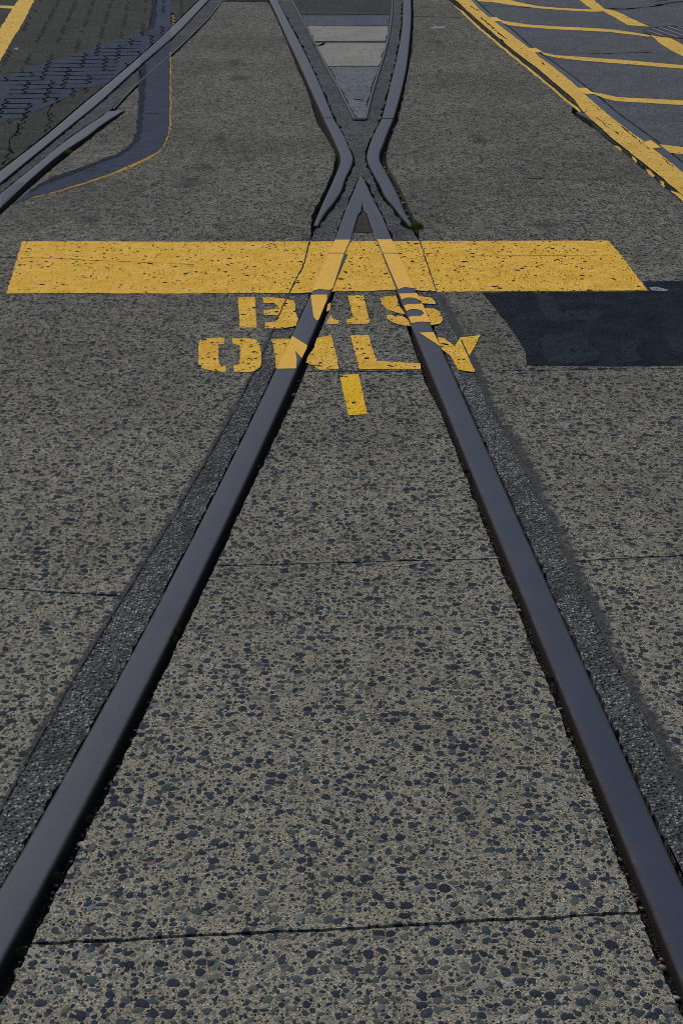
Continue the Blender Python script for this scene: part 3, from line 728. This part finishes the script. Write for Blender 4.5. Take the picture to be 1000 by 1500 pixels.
paint('paint_border', [L2[:-1]+[(48, 283), (66, 272), (108, 254.5), (142, 242), (172, 231), (190, 220), (202, 209), (208, 196), (211, 157), (213, 130), (215, 93)]], M['blue_edge'], bnd, z=.0022, amp=.012, freq=10, seed=40)
paint('old_edge', [[(249, 77), (251, 77), (251.5, 105), (251.5, 150), (251, 182), (248, 200), (242, 213), (234.5, 223.5), (213, 236), (190, 247), (161, 258.5), (123, 270), (85, 281.5), (45, 292), (46, 290), (122.5, 266), (189, 241), (232, 221), (239, 211), (245, 197), (247.5, 180), (248, 105)],
      [(251.5, 22), (256, 23), (255, 40), (251, 44)]], M['yellow_edge'], bnd, z=.0012, amp=.006, freq=22, seed=41)
paint('rail_paint', [[(206, 84.5), (248.5, 45), (251, 55.5), (206.5, 95)]], M['blue_rail'], bnd, z=RT+.0016, amp=.001, seed=42)
paint('rail_paint', [[(2, 287.5), (24, 269), (36, 268.5), (2, 303)]], M['blue_rail'], bnd, z=RT+.0016, amp=.001, seed=47)

# yellow band on the right
band = empty('edge_band', g(850, 145), 'thick yellow band running diagonally along the right rail, dark gap on its left', 'road marking')
bl = extend(G(BAND_l), 14, 2.5); br = extend(G(BAND_r), 14, 2.5)
bm = sheet([bl+br[::-1]], RT+.0022, 0, [(g(846, 163), g(842, 150), .001)], step=.015, amp=.003, freq=30, seed=43)
link('band_paint', bm, M['yellow_far'], band)
paint('band_line', [[(662, 6), (678, 17), (701, 39), (750, 80), (786, 109), (842, 156), (851, 163), (848, 165), (838, 157), (784, 111.5), (748, 82), (699, 41.5), (676, 19)]], M['yellow_far'], band, z=.0016, amp=.005, freq=14, seed=44)
paint('drip', [[(982, 279), (994, 283), (1001, 292), (998, 297), (990, 290)]], M['yellow_far'], band, z=.0020, amp=.01, freq=14, seed=45)
for k, pl in enumerate([[(945, 247), (952, 248), (958, 256), (954, 259)], [(925, 228), (930, 230), (933, 238), (928, 234)], [(900, 212), (907, 214), (910, 220), (903, 218)], [(965, 263), (972, 266), (976, 273), (970, 272)]]): paint('drip', [pl], M['yellow_far'], band, z=-.003, amp=.006, freq=16, seed=146+k)
# black gaps in the band
for k, (pl, w) in enumerate([([(703, 26), (712, 34), (730, 50), (742, 59)], .028),
        ([(862, 150), (880, 165)], .016), ([(908, 186), (925, 200), (952, 221)], .022), ([(870, 172), (905, 199)], .012), ([(793, 92), (797, 97)], .02),
        ([(688, 10), (700, 17)], .03), ([(968, 232), (985, 247)], .012), ([(785, 80), (797, 92)], .014), ([(732, 58), (738, 63)], .02), ([(958, 252), (964, 253)], .012)]):
    link('worn_crack', crack_bm(pl, w*.6, z=RT+.0032, seed=51+k, amp=.008), M['crack'], band)


GR = 'thin yellow lines crossing the asphalt at upper right'
def xline(poly, label, seed, mat='yellow_far'):
    tag(paint('road_line', [poly], M[mat], z=.0018, amp=.005, freq=10, seed=seed), label, 'road marking', GR)
xline([(698, -3), (735, -3), (760, 4), (790, 9.5), (820, 12), (865, 14), (885, 17), (868, 17.5), (820, 15), (790, 12.5), (755, 8.5), (725, 4), (700, 2)], 'farthest thin yellow line on the asphalt, meeting the diagonal yellow band at the top', 61)
XL = {1: [(727, 27), (738, 31), (771, 36), (809, 38.7), (840, 40), (892, 43), (921, 47), (951, 52), (949, 54), (892, 47), (809, 43), (768, 40), (745, 37), (733, 33.5)],
      2: [(784, 72), (795, 77.4), (813, 81), (840, 83), (910, 88), (1000, 96), (1100, 106), (1100, 111), (1000, 101), (910, 93.6), (856, 89.5), (815, 85), (797, 81), (791, 77)],
      3: [(858, 130.5), (867, 135), (901, 142), (928, 144), (1000, 147.6), (1120, 154), (1120, 161), (1000, 154.4), (928, 150), (901, 148.5), (883, 144), (868, 138.3)],
      4: [(964, 212), (982, 214), (1000, 216.5), (1150, 231), (1150, 242), (1000, 226.5), (978, 224), (967, 217)]}
xline(XL[1], 'second thin yellow line from the top on the asphalt, ending at the round drain grate', 62)
xline(XL[2], 'third thin yellow line from the top on the asphalt, below the drain grate', 63)
xline(XL[3], 'fourth thin yellow line from the top on the asphalt, across the middle of the right rail', 64)
xline(XL[4], 'nearest thin yellow line on the asphalt, cut off by the right edge of the photo', 65)
for k, pl in enumerate([[(716, 26.5), (727, 26.6), (735, 33), (721, 31.5)], [(772, 71.5), (784, 71.8), (794, 78), (781, 78.5)], [(844, 130), (858, 130.2), (869, 139), (856, 139.2)], [(941, 210), (953, 207), (968, 218), (953, 219.5)]]):
    paint('rail_mark', [pl], M['yellow_rail'], band, z=RT+.0026, amp=.004, freq=10, seed=66+k)
dg = empty('edge_band', g(915, 40), 'wide yellow diagonal band at the top right corner, interrupted by the round drain grate', 'road marking')
paint('band_paint', [[(842, -4), (865, 13.5), (885, 18), (919, 37.2), (949, 39.2), (924, 27), (897, 15), (885, 13.3), (872, 3), (866, -4)], [(951, 51), (982, 56), (1000, 67), (1060, 96), (1060, 116), (1000, 83), (978, 72), (962, 61)]], M['yellow_far'], dg, z=.0018, amp=.006, freq=10, seed=72)
# far left
tag(paint('edge_band', [[(29, -5), (27, 0), (18, 14), (0, 43), (-25, 85), (-25, 130), (0, 90), (18, 59), (34, 34), (44, 13.5), (51, 0), (54, -5)]], M['yellow_far'], z=.0018, amp=.006, freq=12, seed=73), 'wide yellow band crossing the top left corner of the picture', 'road marking')
tag(paint('road_line', [[(-40, 6), (0, 8.5), (24, 9), (20, 13), (0, 12.3), (-40, 10)]], M['yellow_far'], z=.0024, amp=.003, freq=12, seed=74), 'short thin yellow line joining the band in the top left corner', 'road marking')
tag(paint('paint_scuff', [[(22, 71), (28, 70), (27, 73), (21, 73)]], M['white'], z=.0022, amp=.006, seed=75), 'tiny white fleck on the dark paving at upper left', 'paint mark')
tag(paint('paint_scuff', [[(629, 40.5), (640, 38.5), (652, 39), (650, 42), (632, 42.3)]], M['white'], z=.0022, amp=.01, freq=12, seed=76), 'small white scuff on the concrete just right of the curving rail', 'paint mark')
tag(paint('paint_scuff', [[(960, -3), (980, -3), (976, 1.5), (962, 1.5)]], M['blue'], z=.0022, amp=.01, seed=77), 'small blue mark on the asphalt at the top right', 'paint mark')
tag(paint('joint_paint', [[(318, -4), (393, -4), (394, 1.2), (330, 1.2)]], M['blue_edge'], z=.0022, amp=.01, seed=78), 'slate blue painted strip at the top edge between the two left rails', 'road marking')

# ------------------------------------------------------------------ drain grate
gc = g(1001, 47.5)
gr = empty('drain_grate', gc, 'round dark cast iron drain grate with diagonal ribs in the asphalt', 'drain grate')
def disc_ring(r0, r1, z0, z1, n=64):
    bm = bmesh.new(); rs = []
    for i in range(n):
        a = 2*math.pi*i/n; c, s_ = math.cos(a), math.sin(a)
        rs.append([bm.verts.new((gc.x+c*r, gc.y+s_*r, z)) for r, z in ((r1, z0), (r1, z1), (r0, z1), (r0, z0))])
    for a, b in zip(rs, rs[1:]+rs[:1]):
        for k in range(3): bm.faces.new((a[k], b[k], b[k+1], a[k+1]))
    bmesh.ops.recalc_face_normals(bm, faces=bm.faces); return bm
link('frame', disc_ring(.262, .295, -.02, .005), M['grate'], gr)
bm = bmesh.new(); vs = [bm.verts.new((gc.x+math.cos(2*math.pi*i/64)*.264, gc.y+math.sin(2*math.pi*i/64)*.264, .0030)) for i in range(64)]; bm.faces.new(vs)
link('pit', bm, M['grate'], gr)
for k in range(7):
    off = -.225+.075*k; half = math.sqrt(max(0, .262**2-off**2))
    dv = Vector((math.cos(R(104)), math.sin(R(104)))); nv = Vector((dv.y, -dv.x)); c0 = gc+nv*off
    if half < .05: continue
    bm = prism_bm([c0-dv*half-nv*.005, c0+dv*half-nv*.005, c0+dv*half+nv*.005, c0-dv*half+nv*.005], top=.0065, depth=.02, bev=.002)
    link('rib', bm, M['grate_bar'], gr)

# ------------------------------------------------------------------ weeds and loose stones
def tuft(px, py, rad, n, label, h=.02, name='weed', group=None):
    c = g(px, py); rnd = random.Random(int(px*7+py)); bm = bmesh.new()
    for i in range(n):
        a = rnd.random()*6.283; r = rad*math.sqrt(rnd.random())*(.6+.5*noise.noise(Vector((math.cos(a)*2, math.sin(a)*2, px))))
        p = Vector((c.x+math.cos(a)*r, c.y+math.sin(a)*r*.9, -.006)); hh = h*rnd.uniform(.4, 1)*(1.2-r/rad)
        d_ = Vector((rnd.uniform(-1, 1), rnd.uniform(-1, 1), rnd.uniform(.3, 1.2))).normalized()
        t = p+d_*hh+Vector((0, 0, .006)); s_ = d_.cross(Vector((0, 0, 1))).normalized()*rnd.uniform(.0012, .0028)
        m = p.lerp(t, .55)+Vector((0, 0, .002))
        bm.faces.new([bm.verts.new(p-s_*.3), bm.verts.new(m-s_), bm.verts.new(t), bm.verts.new(m+s_)])
    return tag(link(name, bm, M['moss_dark' if name == 'moss' else 'moss'], origin=c), label, 'weed', group)
tuft(610, 333, .032, 480, 'small bright green weed growing at the tip of the right wing rail', .034)
tuft(101, 223, .022, 120, 'tiny green weed in the gap beside the left guard rail', .02)
for k, (x, y) in enumerate([(84, 1283), (132, 1200), (31, 1392), (256, 935), (683, 690), (806, 995), (259, 923)]):
    tuft(x, y, .010, 70, 'thin green moss in the dirt groove against a long rail', .008, 'moss', 'moss patches in the rail grooves')

def stone(px, py, size, mat, label, group):
    c = g(px, py); rnd = random.Random(int(px*13+py*3)); bm = bmesh.new(); bmesh.ops.create_icosphere(bm, subdivisions=2, radius=size)
    sx, sy, sz = rnd.uniform(.8, 1.3), rnd.uniform(.7, 1), rnd.uniform(.45, .7)
    for v in bm.verts:
        k = 1+.35*noise.noise(v.co/size*1.3+Vector((px, py, 0))); v.co = Vector((v.co.x*sx*k, v.co.y*sy*k, v.co.z*sz*k))
    bmesh.ops.translate(bm, verts=bm.verts, vec=(c.x, c.y, -.023))
    tag(link('loose_stone', bm, mat, origin=c, smooth=True), label, 'stone', group)
def interp(line, y):
    for (x0, y0), (x1, y1) in zip(line, line[1:]):
        if y0 <= y <= y1: return x0+(x1-x0)*(y-y0)/(y1-y0)
    return line[-1][0]
rnd = random.Random(11)
GS = 'small loose stones lying in the grooves beside the long rails'
NM = ['grey', 'pale', 'slate', 'rust coloured', 'tan']
for i in range(70):
    y = 480+(1460-480)*rnd.random()**.8
    for sd in (0, 1):
        a, b = (interp(LR_r, y), interp(GI_l, y)) if sd == 0 else (interp(GI_r, y), interp(RR_l, y))
        if b-a < 4: continue
        x = a+(b-a)*rnd.uniform(.3, .8); k = rnd.choices(range(5), [5, 1, 4, .7, 2])[0]
        stone(x, y+rnd.uniform(-2, 2), rnd.uniform(.0018, .0042), STONES[k], '%s loose stone in the dark groove beside the %s long rail' % (NM[k], ('left', 'right')[sd]), GS)
for x, y, sz, k, lb in [(118, 1222, .007, 1, 'pale cream stone in the groove right of the left long rail'), (25, 1408, .009, 0, 'large grey stone in the groove near the lower left corner'),
                        (970, 1402, .008, 4, 'large tan stone in the groove near the lower right corner'), (989, 1446, .008, 1, 'pale stone in the groove at the extreme lower right'),
                        (760, 881, .006, 1, 'white stone in the groove left of the right long rail'), (430, 569, .009, 0, 'grey stone wedged in the groove below the letter N'),
                        (929, 1304, .006, 3, 'orange stone in the groove of the right long rail'), (378, 672, .006, 0, 'grey pebble touching the inner side of the left long rail')]:
    stone(x, y, sz, STONES[k], lb, 'larger loose stones in the grooves')

GS2 = 'small loose stones in the dirt beside the wing rails'
for i in range(90):
    k = rnd.random(); y = 20+k*300 if rnd.random() < .7 else 200+rnd.random()*120
    a = interp(sorted(UR_r+wr_r, key=lambda p: p[1]), y); b = interp(sorted(WO_r, key=lambda p: p[1]), y)
    if b-a < 2: continue
    q = rnd.choices(range(5), [5, 2, 4, .5, 2])[0]
    stone(a+(b-a)*rnd.uniform(.35, .8), y, rnd.uniform(.0035, .0075), STONES[q], '%s loose stone in the dirt outside the right upper rail' % NM[q], GS2)
